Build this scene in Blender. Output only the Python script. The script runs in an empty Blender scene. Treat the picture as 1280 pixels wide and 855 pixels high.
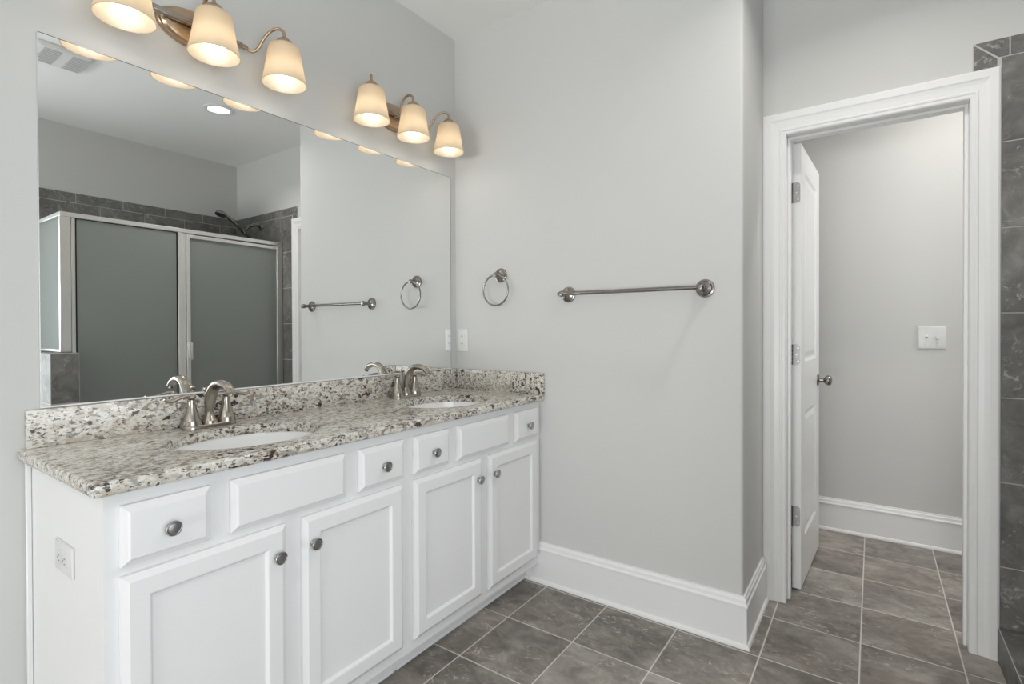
import bpy, bmesh, math
from mathutils import Vector, Matrix

PI = math.pi
S = bpy.context.scene
C = S.collection

# ------------------------------------------------------------------ camera
FPX, YAW, PITCH, ROLL, CYP = 647.17, 34.910, 0.424, -0.200, 416.13
CAM = Vector((1.8306, -2.0992, 1.203))
yw, pt, rl = (math.radians(a) for a in (YAW, PITCH, ROLL))
fw = Vector((-math.sin(yw) * math.cos(pt), math.cos(yw) * math.cos(pt), -math.sin(pt)))
rt = Vector((math.cos(yw), math.sin(yw), 0))
up = rt.cross(fw)
rt2 = rt * math.cos(rl) + up * math.sin(rl)
up2 = -rt * math.sin(rl) + up * math.cos(rl)
cd = bpy.data.cameras.new('camera')
cam = bpy.data.objects.new('camera', cd)
C.objects.link(cam)
m = Matrix((rt2, up2, -fw)).transposed().to_4x4()
m.translation = CAM
cam.matrix_world = m
cd.sensor_width = 36
cd.lens = FPX / 1280 * 36
cd.shift_y = (CYP - 427.5) / 1280
cd.clip_start = 0.02
S.camera = cam

# ------------------------------------------------------------------ world, exposure, lights
S.view_settings.view_transform = 'Standard'
S.view_settings.look = 'None'
S.view_settings.gamma = 1
S.view_settings.use_curve_mapping = False
S.view_settings.exposure = -0.10
w = bpy.data.worlds.new('world')
S.world = w
w.use_nodes = True
w.node_tree.nodes['Background'].inputs[0].default_value = (0.75, 0.85, 1.0, 1)
w.node_tree.nodes['Background'].inputs[1].default_value = 1.0
S.cycles.max_bounces = 10
S.cycles.diffuse_bounces = 6
S.cycles.use_denoising = True


def area(name, loc, aim, sx, sy, power, col=(1, 1, 1), spread=180):
    d = bpy.data.lights.new(name, 'AREA')
    d.shape = 'RECTANGLE'
    d.size, d.size_y, d.energy, d.color = sx, sy, power, col
    d.spread = math.radians(spread)
    o = bpy.data.objects.new(name, d)
    C.objects.link(o)
    o.location = loc
    o.rotation_euler = (Vector(aim) - Vector(loc)).to_track_quat('-Z', 'Y').to_euler()
    return o


FILL_COL = (1.0, 0.985, 0.965)
BACK_FILL, WIN_RIGHT, CLOSET_FILL, CEILING_FILL, CAN_P, BULB_P = 6, 50, 16, 140, 7, .36
area('back_fill', (1.55, -6.72, 1.05), (1.55, 0, 1.0), 2.3, 2.1, BACK_FILL, FILL_COL)  # added fill through the made-up window behind the camera
area('daylight_side_window', (3.36, -2.1, 1.2), (0, -1.3, .9), 1.8, 1.7, WIN_RIGHT, (.95, .985, 1.0))
area('closet_fill', (3.36, 1.05, 1.65), (1.4, 1.05, 1.2), .6, 1.1, CLOSET_FILL, FILL_COL)  # added fill that brightens the open door and the toilet room
# added lamp outside the back window, aimed up to brighten the ceiling
area('ceiling_fill', (1.55, -7.05, .35), (1.55, -3.2, 2.74), 2.6, 1.0, CEILING_FILL, FILL_COL, 140)

# ------------------------------------------------------------------ helpers


def new_mat(name):
    mt = bpy.data.materials.new(name)
    mt.use_nodes = True
    nt = mt.node_tree
    b = nt.nodes['Principled BSDF']
    return mt, nt, b


def nd(nt, t, **kw):
    n = nt.nodes.new(t)
    for k, v in kw.items():
        setattr(n, k, v)
    return n


def lk(nt, a, b):
    nt.links.new(a, b)


def ramp(nt, fac, stops, interp='LINEAR'):
    r = nd(nt, 'ShaderNodeValToRGB')
    r.color_ramp.interpolation = interp
    el = r.color_ramp.elements
    while len(el) > 1:
        el.remove(el[-1])
    el[0].position, el[0].color = stops[0][0], (*stops[0][1], 1)
    for p, c in stops[1:]:
        e = el.new(p)
        e.color = (*c, 1)
    lk(nt, fac, r.inputs[0])
    return r.outputs[0]


def coords(nt, scale=(1, 1, 1), loc=(0, 0, 0)):
    tc = nd(nt, 'ShaderNodeTexCoord')
    mp = nd(nt, 'ShaderNodeMapping')
    mp.inputs['Scale'].default_value = scale
    mp.inputs['Location'].default_value = loc
    lk(nt, tc.outputs['Object'], mp.inputs[0])
    return mp.outputs[0]


def noise(nt, vec, scale, detail=3, rough=.55, dist=0):
    n = nd(nt, 'ShaderNodeTexNoise')
    n.inputs['Scale'].default_value = scale
    n.inputs['Detail'].default_value = detail
    n.inputs['Roughness'].default_value = rough
    n.inputs['Distortion'].default_value = dist
    lk(nt, vec, n.inputs['Vector'])
    return n.outputs[0]


def mathn(nt, op, a, b=None):
    n = nd(nt, 'ShaderNodeMath', operation=op)
    for i, v in enumerate((a, b)):
        if v is None:
            continue
        if isinstance(v, (int, float)):
            n.inputs[i].default_value = v
        else:
            lk(nt, v, n.inputs[i])
    return n.outputs[0]


def mixc(nt, fac, a, b, mode='MIX'):
    n = nd(nt, 'ShaderNodeMix', data_type='RGBA', blend_type=mode)
    for i, v in ((0, fac), (6, a), (7, b)):
        if isinstance(v, (int, float)):
            n.inputs[i].default_value = v
        elif isinstance(v, tuple):
            n.inputs[i].default_value = (*v, 1)
        else:
            lk(nt, v, n.inputs[i])
    return n.outputs[2]


def bump(nt, b, h, strength, dist=.002):
    n = nd(nt, 'ShaderNodeBump')
    n.inputs['Strength'].default_value = strength
    n.inputs['Distance'].default_value = dist
    lk(nt, h, n.inputs['Height'])
    lk(nt, n.outputs[0], b.inputs['Normal'])


def paint(name, col, rough=.6, orange=.08, spec=.3):
    mt, nt, b = new_mat(name)
    v = coords(nt)
    n = noise(nt, v, 3.0, 2)
    c = mixc(nt, n, tuple(x * .985 for x in col), tuple(min(1, x * 1.015) for x in col))
    lk(nt, c, b.inputs['Base Color'])
    b.inputs['Roughness'].default_value = rough
    b.inputs['Specular IOR Level'].default_value = spec
    if orange:
        bump(nt, b, noise(nt, v, 220, 2), orange, .001)
    return mt


def metal(name, col, rough):
    mt, nt, b = new_mat(name)
    v = coords(nt, (1, 1, 1))
    n = noise(nt, v, 90, 3)
    c = mixc(nt, n, tuple(x * .9 for x in col), tuple(min(1, x * 1.08) for x in col))
    lk(nt, c, b.inputs['Base Color'])
    b.inputs['Metallic'].default_value = 1
    b.inputs['Roughness'].default_value = rough
    return mt


M = {}
M['wall'] = paint('wall_paint', (.60, .60, .588), .7)
M['ceiling'] = paint('ceiling_paint', (.87, .87, .86), .8, .05)
M['trim'] = paint('white_trim_paint', (.80, .80, .80), .32, 0, .4)
M['cabinet'] = paint('white_cabinet_paint', (.81, .81, .815), .35, 0, .4)
M['plastic'] = paint('white_plastic', (.70, .70, .69), .3, 0, .5)
M['rubber'] = paint('black_rubber', (.02, .02, .02), .6, 0)
M['slot'] = paint('dark_slot', (.22, .22, .22), .5, 0)
M['ceramic'] = paint('white_ceramic', (.88, .88, .88), .08, 0, .6)
M['nickel'] = metal('brushed_nickel', (.40, .365, .32), .25)
M['knob'] = metal('satin_nickel_knob', (.44, .44, .44), .34)
M['bar'] = metal('towel_bar_nickel', (.28, .262, .245), .23)
M['bronze'] = metal('brushed_bronze', (.50, .375, .265), .32)
M['frame'] = metal('satin_silver_frame', (.80, .79, .77), .35)
M['hinge'] = metal('hinge_steel', (.36, .36, .36), .45)
M['darkmetal'] = metal('dark_nickel', (.28, .27, .26), .25)


def mk_grout():
    mt, nt, b = new_mat('grout')
    v = coords(nt)
    c = mixc(nt, noise(nt, v, 40, 3), (.46, .455, .44), (.55, .545, .53))
    lk(nt, c, b.inputs['Base Color'])
    b.inputs['Roughness'].default_value = .9
    return mt


M['grout'] = mk_grout()


def stone_colour(nt, v, k, lo, mid, hi, light):
    n1 = noise(nt, v, 3.2, 5, .6, .6)
    n2 = noise(nt, v, 11, 6, .65, 1.0)
    mixn = mathn(nt, 'ADD', mathn(nt, 'MULTIPLY', n1, .5), mathn(nt, 'MULTIPLY', n2, .5))
    if k is not None:
        mixn = mathn(nt, 'ADD', mixn, mathn(nt, 'MULTIPLY', mathn(nt, 'SUBTRACT', k, .5), .10))
    c = ramp(nt, mixn, [(.36, lo), (.5, mid), (.64, hi)])
    # pale worn veins and flecks
    n3 = noise(nt, v, 24, 5, .7, 1.6)
    vein = ramp(nt, n3, [(.56, (0, 0, 0)), (.66, (1, 1, 1))])
    n4 = noise(nt, v, 5, 2)
    msk = ramp(nt, n4, [(.42, (0, 0, 0)), (.62, (1, 1, 1))])
    f = mathn(nt, 'MULTIPLY', mathn(nt, 'MULTIPLY', vein, msk), .72)
    return mixc(nt, f, c, light)


TX0, TXP, TY0, TYP = .581, .3028, -.037, .3085


def mk_floor():
    mt, nt, b = new_mat('floor_tile')
    tc = nd(nt, 'ShaderNodeTexCoord')
    sp = nd(nt, 'ShaderNodeSeparateXYZ')
    lk(nt, tc.outputs['Object'], sp.inputs[0])
    es, ids = [], []
    for out, o, p in ((sp.outputs[0], TX0, TXP), (sp.outputs[1], TY0, TYP)):
        u = mathn(nt, 'DIVIDE', mathn(nt, 'SUBTRACT', out, o), p)
        fl = mathn(nt, 'FLOOR', u)
        fr = mathn(nt, 'SUBTRACT', u, fl)
        d = mathn(nt, 'MINIMUM', fr, mathn(nt, 'SUBTRACT', 1.0, fr))
        es.append(mathn(nt, 'MULTIPLY', d, p))
        ids.append(fl)
    e = mathn(nt, 'MINIMUM', es[0], es[1])
    cid = nd(nt, 'ShaderNodeCombineXYZ')
    lk(nt, ids[0], cid.inputs[0])
    lk(nt, ids[1], cid.inputs[1])
    wn = nd(nt, 'ShaderNodeTexWhiteNoise', noise_dimensions='3D')
    lk(nt, cid.outputs[0], wn.inputs[0])
    # each tile takes another piece of the stone pattern
    off = nd(nt, 'ShaderNodeVectorMath', operation='MULTIPLY_ADD')
    lk(nt, wn.outputs['Color'], off.inputs[0])
    off.inputs[1].default_value = (7, 7, 7)
    lk(nt, coords(nt, (.85, 1.25, 1)), off.inputs[2])
    st = stone_colour(nt, off.outputs[0], wn.outputs['Value'], (.125, .117, .108), (.235, .223, .208), (.385, .37, .348), (.60, .585, .56))
    warm = mixc(nt, mathn(nt, 'MULTIPLY', noise(nt, off.outputs[0], 2.2, 2), .6), st, (1.16, .98, .84), 'MULTIPLY')
    g = ramp(nt, e, [(.0026, (1, 1, 1)), (.0038, (0, 0, 0))])
    c = mixc(nt, g, warm, (.70, .68, .64))
    lk(nt, c, b.inputs['Base Color'])
    r = mixc(nt, g, (.42, .42, .42), (.85, .85, .85))
    lk(nt, r, b.inputs['Roughness'])
    b.inputs['Specular IOR Level'].default_value = .4
    h = mathn(nt, 'ADD', mathn(nt, 'MULTIPLY', mathn(nt, 'SUBTRACT', 1.0, g), 1.0), mathn(nt, 'MULTIPLY', noise(nt, off.outputs[0], 30, 4), .25))
    bump(nt, b, h, .35, .002)
    return mt


M['floor'] = mk_floor()


def mk_showertile():
    mt, nt, b = new_mat('grey_stone_tile')
    v = coords(nt)
    c = stone_colour(nt, v, None, (.082, .080, .074), (.145, .141, .131), (.24, .234, .22), (.46, .45, .42))
    lk(nt, c, b.inputs['Base Color'])
    b.inputs['Roughness'].default_value = .5
    bump(nt, b, noise(nt, v, 30, 4), .15, .002)
    return mt


M['tile'] = mk_showertile()


def mk_granite():
    mt, nt, b = new_mat('speckled_granite')
    v0 = coords(nt, (1.2, .82, 1.25))
    wob = nd(nt, 'ShaderNodeTexNoise')
    wob.inputs['Scale'].default_value = 45
    wob.inputs['Detail'].default_value = 3
    lk(nt, v0, wob.inputs['Vector'])
    va = nd(nt, 'ShaderNodeVectorMath', operation='MULTIPLY_ADD')
    lk(nt, wob.outputs['Color'], va.inputs[0])
    va.inputs[1].default_value = (.024, .024, .024)
    lk(nt, v0, va.inputs[2])
    v = va.outputs[0]

    def cells(scale, off):
        ad = nd(nt, 'ShaderNodeVectorMath', operation='ADD')
        lk(nt, v, ad.inputs[0])
        ad.inputs[1].default_value = off
        n = nd(nt, 'ShaderNodeTexVoronoi')
        n.inputs['Scale'].default_value = scale
        lk(nt, ad.outputs[0], n.inputs['Vector'])
        sp = nd(nt, 'ShaderNodeSeparateColor')
        lk(nt, n.outputs['Color'], sp.inputs[0])
        return sp.outputs[0], sp.outputs[1]
    a, a2 = cells(140, (0, 0, 0))
    c = ramp(nt, a, [(.0, (.54, .50, .435)), (.35, (.62, .59, .53)), (.7, (.68, .66, .61)), (1, (.74, .725, .69))])
    def flecks(c, scale, off, lo, hi, amt, col, drift=.0, dscale=8, st=(1.25, .70, 1.25), det=3):
        """irregular mineral flecks, gathered into loose drifts"""
        vv = coords(nt, st, off)
        t = noise(nt, vv, scale, det, .55, .35)
        if drift:
            dn = noise(nt, coords(nt, st, (off[2], off[0], off[1])), dscale, 3)
            t = mathn(nt, 'ADD', t, mathn(nt, 'MULTIPLY', mathn(nt, 'SUBTRACT', dn, .5), drift))
        return mixc(nt, mathn(nt, 'MULTIPLY', ramp(nt, t, [(lo, (0, 0, 0)), (hi, (1, 1, 1))]), amt), c, col)
    c = flecks(c, 34, (2, 7, 5), .50, .62, .55, (.42, .345, .265), .25, 6)
    c = flecks(c, 62, (8, 1, 3), .575, .61, .80, (.20, .145, .11), .30, 9)
    c = flecks(c, 58, (4, 9, 6), .585, .63, .70, (.25, .245, .24), .35, 7)
    c = flecks(c, 50, (1, 3, 9), .625, .645, .95, (.038, .026, .026), .55, 10)
    c = flecks(c, 120, (6, 2, 4), .60, .625, .90, (.055, .045, .043), .30, 12)
    lk(nt, c, b.inputs['Base Color'])
    b.inputs['Roughness'].default_value = .16
    b.inputs['Specular IOR Level'].default_value = .5
    return mt


M['granite'] = mk_granite()


def mk_mirror():
    mt, nt, b = new_mat('mirror_glass')
    v = coords(nt)
    c = mixc(nt, noise(nt, v, 2), (.915, .925, .92), (.92, .93, .925))
    lk(nt, c, b.inputs['Base Color'])
    b.inputs['Metallic'].default_value = 1
    b.inputs['Roughness'].default_value = 0.0
    return mt


M['mirror'] = mk_mirror()


def mk_mixed(name, parts):
    """parts: list of (bsdf type, colour, roughness, weight) mixed in order"""
    mt = bpy.data.materials.new(name)
    mt.use_nodes = True
    nt = mt.node_tree
    nt.nodes.clear()
    out = nd(nt, 'ShaderNodeOutputMaterial')
    v = coords(nt)
    nz = noise(nt, v, 6, 2)
    prev, tot = None, 0
    for t, col, ro, wgt in parts:
        n = nd(nt, t)
        c = mixc(nt, nz, tuple(x * .98 for x in col), tuple(min(1, x * 1.02) for x in col))
        lk(nt, c, n.inputs[0])
        if ro is not None:
            n.inputs['Roughness'].default_value = ro
        tot += wgt
        if prev is None:
            prev = n.outputs[0]
        else:
            mx = nd(nt, 'ShaderNodeMixShader')
            mx.inputs[0].default_value = wgt / tot
            lk(nt, prev, mx.inputs[1])
            lk(nt, n.outputs[0], mx.inputs[2])
            prev = mx.outputs[0]
    lk(nt, prev, out.inputs[0])
    return mt


M['frost'] = mk_mixed('obscure_shower_glass', [
    ('ShaderNodeBsdfTranslucent', (.66, .69, .66), None, .46),
    ('ShaderNodeBsdfDiffuse', (.42, .44, .42), None, .28),
    ('ShaderNodeBsdfTransparent', (.66, .72, .69), None, .10),
    ('ShaderNodeBsdfGlossy', (.8, .85, .83), .35, .07)])
M['shade'] = mk_mixed('frosted_shade_glass', [
    ('ShaderNodeBsdfTranslucent', (.80, .71, .58), None, .55),
    ('ShaderNodeBsdfDiffuse', (.62, .555, .45), None, .40),
    ('ShaderNodeBsdfGlossy', (.9, .9, .9), .25, .05)])
M['pane'] = mk_mixed('window_glass', [
    ('ShaderNodeBsdfTransparent', (.97, .98, .98), None, .94),
    ('ShaderNodeBsdfGlossy', (.9, .9, .9), .02, .06)])


def mk_emit(name, col, s):
    mt = bpy.data.materials.new(name)
    mt.use_nodes = True
    nt = mt.node_tree
    nt.nodes.clear()
    out = nd(nt, 'ShaderNodeOutputMaterial')
    e = nd(nt, 'ShaderNodeEmission')
    e.inputs[0].default_value = (*col, 1)
    e.inputs[1].default_value = s
    lk(nt, e.outputs[0], out.inputs[0])
    return mt


M['bulb'] = mk_emit('lit_bulb', (1.0, .94, .85), 3.5)
M['lens'] = mk_emit('lit_lens', (1.0, .98, .95), 3.0)

# ---- geometry


def link(name, bm, mat, parent=None, smooth=True, mats=None):
    me = bpy.data.meshes.new(name)
    bmesh.ops.recalc_face_normals(bm, faces=bm.faces)
    bm.to_mesh(me)
    bm.free()
    for mm in (mats or [mat]):
        me.materials.append(M[mm] if isinstance(mm, str) else mm)
    if smooth:
        me.polygons.foreach_set('use_smooth', [True] * len(me.polygons))
        me.update()
        try:
            me.set_sharp_from_angle(angle=math.radians(38))
        except Exception:
            pass
    o = bpy.data.objects.new(name, me)
    C.objects.link(o)
    if parent:
        o.parent = parent
    return o


def tag(o, label, cat, group=None, kind=None):
    o['label'] = label
    o['category'] = cat
    if group:
        o['group'] = group
    if kind:
        o['kind'] = kind
    return o


def thing(name, label, cat, loc=(0, 0, 0), rz=0, group=None, kind=None):
    o = bpy.data.objects.new(name, None)
    C.objects.link(o)
    o.empty_display_size = .05
    o.location = loc
    o.rotation_euler = (0, 0, rz)
    return tag(o, label, cat, group, kind)


def dup(root, loc, label):
    r = root.copy()
    C.objects.link(r)
    r.location = loc
    r['label'] = label
    for ch in list(root.children):
        c = ch.copy()
        C.objects.link(c)
        c.parent = r
        for g in list(ch.children):
            d = g.copy()
            C.objects.link(d)
            d.parent = c
    return r


def box(bm, x0, x1, y0, y1, z0, z1, bev=0, seg=2, mi=0):
    r = bmesh.ops.create_cube(bm, size=1)
    for v in r['verts']:
        v.co = Vector((x0 + (v.co.x + .5) * (x1 - x0), y0 + (v.co.y + .5) * (y1 - y0), z0 + (v.co.z + .5) * (z1 - z0)))
    fs = set(f for v in r['verts'] for f in v.link_faces)
    for f in fs:
        f.material_index = mi
    if bev:
        es = list(set(e for v in r['verts'] for e in v.link_edges))
        bmesh.ops.bevel(bm, geom=es, offset=bev, segments=seg, profile=.5, affect='EDGES')
    return bm


def B():
    return bmesh.new()


def lathe(bm, prof, n=32, mat=Matrix(), cap0=True, cap1=True, mi=0):
    """prof: (r, h) pairs revolved about local z, placed by mat"""
    rings = []
    for r, h in prof:
        if r < 1e-6:
            rings.append([bm.verts.new(mat @ Vector((0, 0, h)))])
        else:
            rings.append([bm.verts.new(mat @ Vector((r * math.cos(2 * PI * i / n), r * math.sin(2 * PI * i / n), h))) for i in range(n)])
    for a, b in zip(rings, rings[1:]):
        for i in range(n):
            j = (i + 1) % n
            if len(a) == 1 and len(b) == 1:
                continue
            if len(a) == 1:
                f = bm.faces.new((a[0], b[i], b[j]))
            elif len(b) == 1:
                f = bm.faces.new((a[i], a[j], b[0]))
            else:
                f = bm.faces.new((a[i], a[j], b[j], b[i]))
            f.material_index = mi
    if cap0 and len(rings[0]) > 1:
        bm.faces.new(rings[0]).material_index = mi
    if cap1 and len(rings[-1]) > 1:
        bm.faces.new(rings[-1]).material_index = mi
    return bm


def axis(loc, d):
    """matrix taking +z to direction d at loc"""
    mm = Vector(d).to_track_quat('Z', 'Y').to_matrix().to_4x4()
    mm.translation = Vector(loc)
    return mm


def catmull(pts, k=8):
    P = [Vector(p) for p in pts]
    P = [2 * P[0] - P[1]] + P + [2 * P[-1] - P[-2]]
    out = []
    for i in range(1, len(P) - 2):
        for j in range(k):
            t = j / k
            p0, p1, p2, p3 = P[i - 1:i + 3]
            out.append(.5 * ((2 * p1) + (p2 - p0) * t + (2 * p0 - 5 * p1 + 4 * p2 - p3) * t * t + (-p0 + 3 * p1 - 3 * p2 + p3) * t ** 3))
    out.append(P[-2])
    return out


def tube(bm, pts, rad, n=14, smooth=6, flat=(1, 1), side=None, caps=True):
    """pts: 3-d points (radius per point or one radius); flat scales the section along side / across"""
    rs = rad if isinstance(rad, (list, tuple)) else [rad] * len(pts)
    q = catmull([(p[0], p[1], p[2]) for p in pts], smooth) if smooth else [Vector(p) for p in pts]
    rr = []
    if smooth:
        rv = catmull([(r, 0, 0) for r in rs], smooth)
        rr = [max(.0005, v.x) for v in rv]
    else:
        rr = list(rs)
    rings = []
    prev = None
    for i, p in enumerate(q):
        t = (q[min(i + 1, len(q) - 1)] - q[max(i - 1, 0)]).normalized()
        if prev is None:
            ref = Vector(side) if side else (Vector((0, 0, 1)) if abs(t.z) < .9 else Vector((1, 0, 0)))
        else:
            ref = prev
        a = (ref - t * ref.dot(t)).normalized()
        prev = a
        b = t.cross(a)
        rings.append([bm.verts.new(p + (a * math.cos(2 * PI * k / n) * flat[0] + b * math.sin(2 * PI * k / n) * flat[1]) * rr[i]) for k in range(n)])
    for a, b in zip(rings, rings[1:]):
        for k in range(n):
            bm.faces.new((a[k], a[(k + 1) % n], b[(k + 1) % n], b[k]))
    if caps:
        bm.faces.new(rings[0])
        bm.faces.new(rings[-1])
    return bm


def torus(bm, R, r, mat, n=48, k=12):
    rings = []
    for i in range(n):
        a = 2 * PI * i / n
        rings.append([bm.verts.new(mat @ Vector(((R + r * math.cos(2 * PI * j / k)) * math.cos(a), (R + r * math.cos(2 * PI * j / k)) * math.sin(a), r * math.sin(2 * PI * j / k)))) for j in range(k)])
    for i in range(n):
        for j in range(k):
            bm.faces.new((rings[i][j], rings[(i + 1) % n][j], rings[(i + 1) % n][(j + 1) % k], rings[i][(j + 1) % k]))
    return bm


def rings_rect(bm, fn, u0, u1, v0, v1, prof, fill=True):
    """nested rectangles: prof = (inset, depth); fn maps (u, v, d) to a point"""
    loops = []
    for s, d in prof:
        loops.append([bm.verts.new(fn(u, v, d)) for u, v in ((u0 + s, v0 + s), (u1 - s, v0 + s), (u1 - s, v1 - s), (u0 + s, v1 - s))])
    for a, b in zip(loops, loops[1:]):
        for i in range(4):
            j = (i + 1) % 4
            bm.faces.new((a[i], a[j], b[j], b[i]))
    if fill:
        bm.faces.new(loops[-1])
    return loops


def paneled(bm, fn, u0, u1, v0, v1, D, edge, panels, pprof, back=0.0):
    """slab with a bevelled outer edge and sunk panels; edge = (inset, depth) outer loops, D = face depth"""
    l0 = [bm.verts.new(fn(u, v, back)) for u, v in ((u0, v0), (u1, v0), (u1, v1), (u0, v1))]
    bm.faces.new(l0)
    s = edge[-1][0]
    rings_rect(bm, fn, u0, u1, v0, v1, [(0, back)] + edge, fill=False)
    us = sorted({u0 + s, u1 - s} | {p[0] for p in panels} | {p[1] for p in panels})
    vs = sorted({v0 + s, v1 - s} | {p[2] for p in panels} | {p[3] for p in panels})
    for a, b in zip(us, us[1:]):
        for c, d in zip(vs, vs[1:]):
            cu, cv = (a + b) / 2, (c + d) / 2
            if any(p[0] < cu < p[1] and p[2] < cv < p[3] for p in panels):
                continue
            bm.faces.new([bm.verts.new(fn(*q, D)) for q in ((a, c), (b, c), (b, d), (a, d))])
    for p in panels:
        rings_rect(bm, fn, *p, [(0, D)] + [(i, D + dd) for i, dd in pprof])
    bmesh.ops.remove_doubles(bm, verts=bm.verts, dist=1e-5)
    return bm


def sweep_profile(bm, path, prof, closed=False):
    """path: list of (origin, outward) in plan with mitred outward vectors; prof: (t out, z) points, closed outline"""
    rings = [[bm.verts.new(Vector((o[0] + d[0] * t, o[1] + d[1] * t, z))) for t, z in prof] for o, d in path]
    n = len(prof)
    for a, b in zip(rings, rings[1:]):
        for i in range(n):
            j = (i + 1) % n
            bm.faces.new((a[i], a[j], b[j], b[i]))
    bm.faces.new(rings[0])
    bm.faces.new(rings[-1])
    return bm


# ------------------------------------------------------------------ the room
HC = 2.74
YC = .4383          # face of the door wall
XE = 1.428          # outer corner of the far wall
XR = 3.12           # wall behind the shower
YB = 1.52           # back wall of the toilet room
YK = -6.5           # wall behind the camera


def struct(name, bm, mat, label, cat, smooth=False, **kw):
    o = link(name, bm, mat, None, smooth, **kw)
    return tag(o, label, cat, None, 'structure')


struct('floor', box(B(), -.1, XR + .1, YK - .1, YB + .1, -.08, 0), 'floor', 'grey brown stone tile floor with pale grout lines', 'floor')
struct('ceiling', box(B(), -.1, XR + .1, YK - .1, YB + .1, HC, HC + .08), 'ceiling', 'plain white painted ceiling', 'ceiling')
struct('wall_left', box(B(), -.1, 0, YK - .1, YB + .1, 0, HC), 'wall', 'grey painted wall behind the mirror and vanity', 'wall')
bm = box(B(), 0, XE, 0, YB, 0, HC)
es = [e for e in bm.edges if all(abs(v.co.x - XE) < 1e-4 and abs(v.co.y) < 1e-4 for v in e.verts)]
bmesh.ops.bevel(bm, geom=es, offset=.012, segments=4, profile=.5, affect='EDGES')
struct('wall_far', bm, 'wall', 'grey painted wall carrying the towel bar and ring', 'wall', True)
OX0, OX1, OZ = 1.495, 2.146, 2.066      # rough opening of the doorway
bm = B()
box(bm, XE, OX0, YC, YC + .115, 0, HC)
box(bm, OX1, XR, YC, YC + .115, 0, HC)
box(bm, OX0, OX1, YC, YC + .115, OZ, HC)
struct('wall_door', bm, 'wall', 'grey painted wall around the white doorway', 'wall')
struct('wall_closet', box(B(), 0, XR + .1, YB, YB + .1, 0, HC), 'wall', 'grey painted wall seen through the doorway', 'wall')


def wall_with_hole(horiz, fixed, thick, a0, a1, *holes):
    bm = B()
    segs, a = [], a0
    for w0, w1, z0, z1 in holes:
        segs += [(a, w0, 0, HC), (w0, w1, 0, z0), (w0, w1, z1, HC)]
        a = w1
    segs.append((a, a1, 0, HC))
    for s0, s1, q0, q1 in segs:
        if horiz:
            box(bm, s0, s1, fixed, fixed + thick, q0, q1)
        else:
            box(bm, fixed, fixed + thick, s0, s1, q0, q1)
    return bm


WB = (.4, 2.7, .03, 2.1)
WR = (-3.05, -1.25, .4, 2.05)
WQ = (.75, 1.35, 1.1, 2.2)
struct('wall_back', wall_with_hole(True, YK - .1, .1, 0, XR, WB), 'wall', 'grey painted wall behind the camera with an added wide window', 'wall')
struct('wall_right', wall_with_hole(False, XR, .1, YK - .1, YB, WR, WQ), 'wall', 'grey painted wall behind the shower', 'wall')


def window(name, horiz, fixed, h, label):
    w0, w1, z0, z1 = h
    root = thing(name, label, 'window', ((w0 + w1) / 2, fixed, z0) if horiz else (fixed, (w0 + w1) / 2, z0), 0, None, 'structure')
    L = (w1 - w0) / 2
    HH = z1 - z0
    f, p = B(), B()
    bars = [(-L, -L + .05, 0, HH), (L - .05, L, 0, HH), (-L + .05, L - .05, 0, .05), (-L + .05, L - .05, HH - .05, HH), (-.025, .025, .05, HH - .05)]
    for a, b, c, d in bars:
        if horiz:
            box(f, a, b, -.03, .03, c, d, .004)
        else:
            box(f, -.03, .03, a, b, c, d, .004)
    if horiz:
        box(p, -L + .04, L - .04, -.003, .003, .04, HH - .04)
    else:
        box(p, -.003, .003, -L + .04, L - .04, .04, HH - .04)
    link('window_frame', f, 'trim', root)
    link('window_pane', p, 'pane', root, False)


window('added_window_back', True, YK - .05, WB, 'unseen white framed window added behind the camera for fill light')  # made-up opening that evens out the light from behind
window('window_2', False, XR + .05, WR, 'white framed window on the wall beyond the shower')
window('added_window_closet', False, XR + .05, WQ, 'small unseen white framed window added in the toilet room for fill light')  # made-up opening for the light on the open door

# baseboards with a moulded cap and a shoe
BP = [(0, 0), (.026, 0), (.026, .006), (.023, .013), (.016, .017), (.015, .150), (.019, .153), (.019, .160), (.014, .166), (.0125, .178), (.008, .184), (.007, .1905), (0, .1905)]
bm = B()
sweep_profile(bm, [((.4525, -.0005), (0, -1)), ((XE + .0005, -.0005), (1, -1)), ((XE + .0005, YC - .024), (1, 0))], BP)
struct('baseboard_far', bm, 'trim', 'white moulded baseboard under the towel bar', 'baseboard')
bm = B()
sweep_profile(bm, [((XE + .003, YB - .0005), (0, -1)), ((XR - .003, YB - .0005), (0, -1))], BP)
struct('baseboard_closet', bm, 'trim', 'white moulded baseboard seen through the doorway', 'baseboard')
bm = B()
sweep_profile(bm, [((.0005, -1.76), (1, 0)), ((.0005, YK + .003), (1, 0))], BP)
struct('baseboard_left', bm, 'trim', 'white moulded baseboard along the mirror wall', 'baseboard')

# door casing (mitred, stepped profile), jamb lining and stop
CI0, CI1, CIZ = 1.519, 2.122, 2.042
WL, WRR, WT = CI0 - (XE + .0005), 2.203 - CI1, 2.1365 - CIZ
cp = [(0, 0), (0, .008), (.05, .011), (.15, .011), (.19, .0135), (.26, .0135), (.30, .011), (.50, .0125), (.62, .0165), (.68, .0195), (.93, .0195), (1, .016), (1, 0)]
bm = B()
rows = []
for wv, t in cp:
    y = YC - .0005 - t
    rows.append([bm.verts.new((CI0 - wv * WL, y, .001)), bm.verts.new((CI0 - wv * WL, y, CIZ + wv * WT)),
                 bm.verts.new((CI1 + wv * WRR, y, CIZ + wv * WT)), bm.verts.new((CI1 + wv * WRR, y, .001))])
for a, b in zip(rows, rows[1:] + rows[:1]):
    for i in range(3):
        bm.faces.new((a[i], a[i + 1], b[i + 1], b[i]))
bm.faces.new([r[0] for r in rows])
bm.faces.new([r[3] for r in rows])
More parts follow.
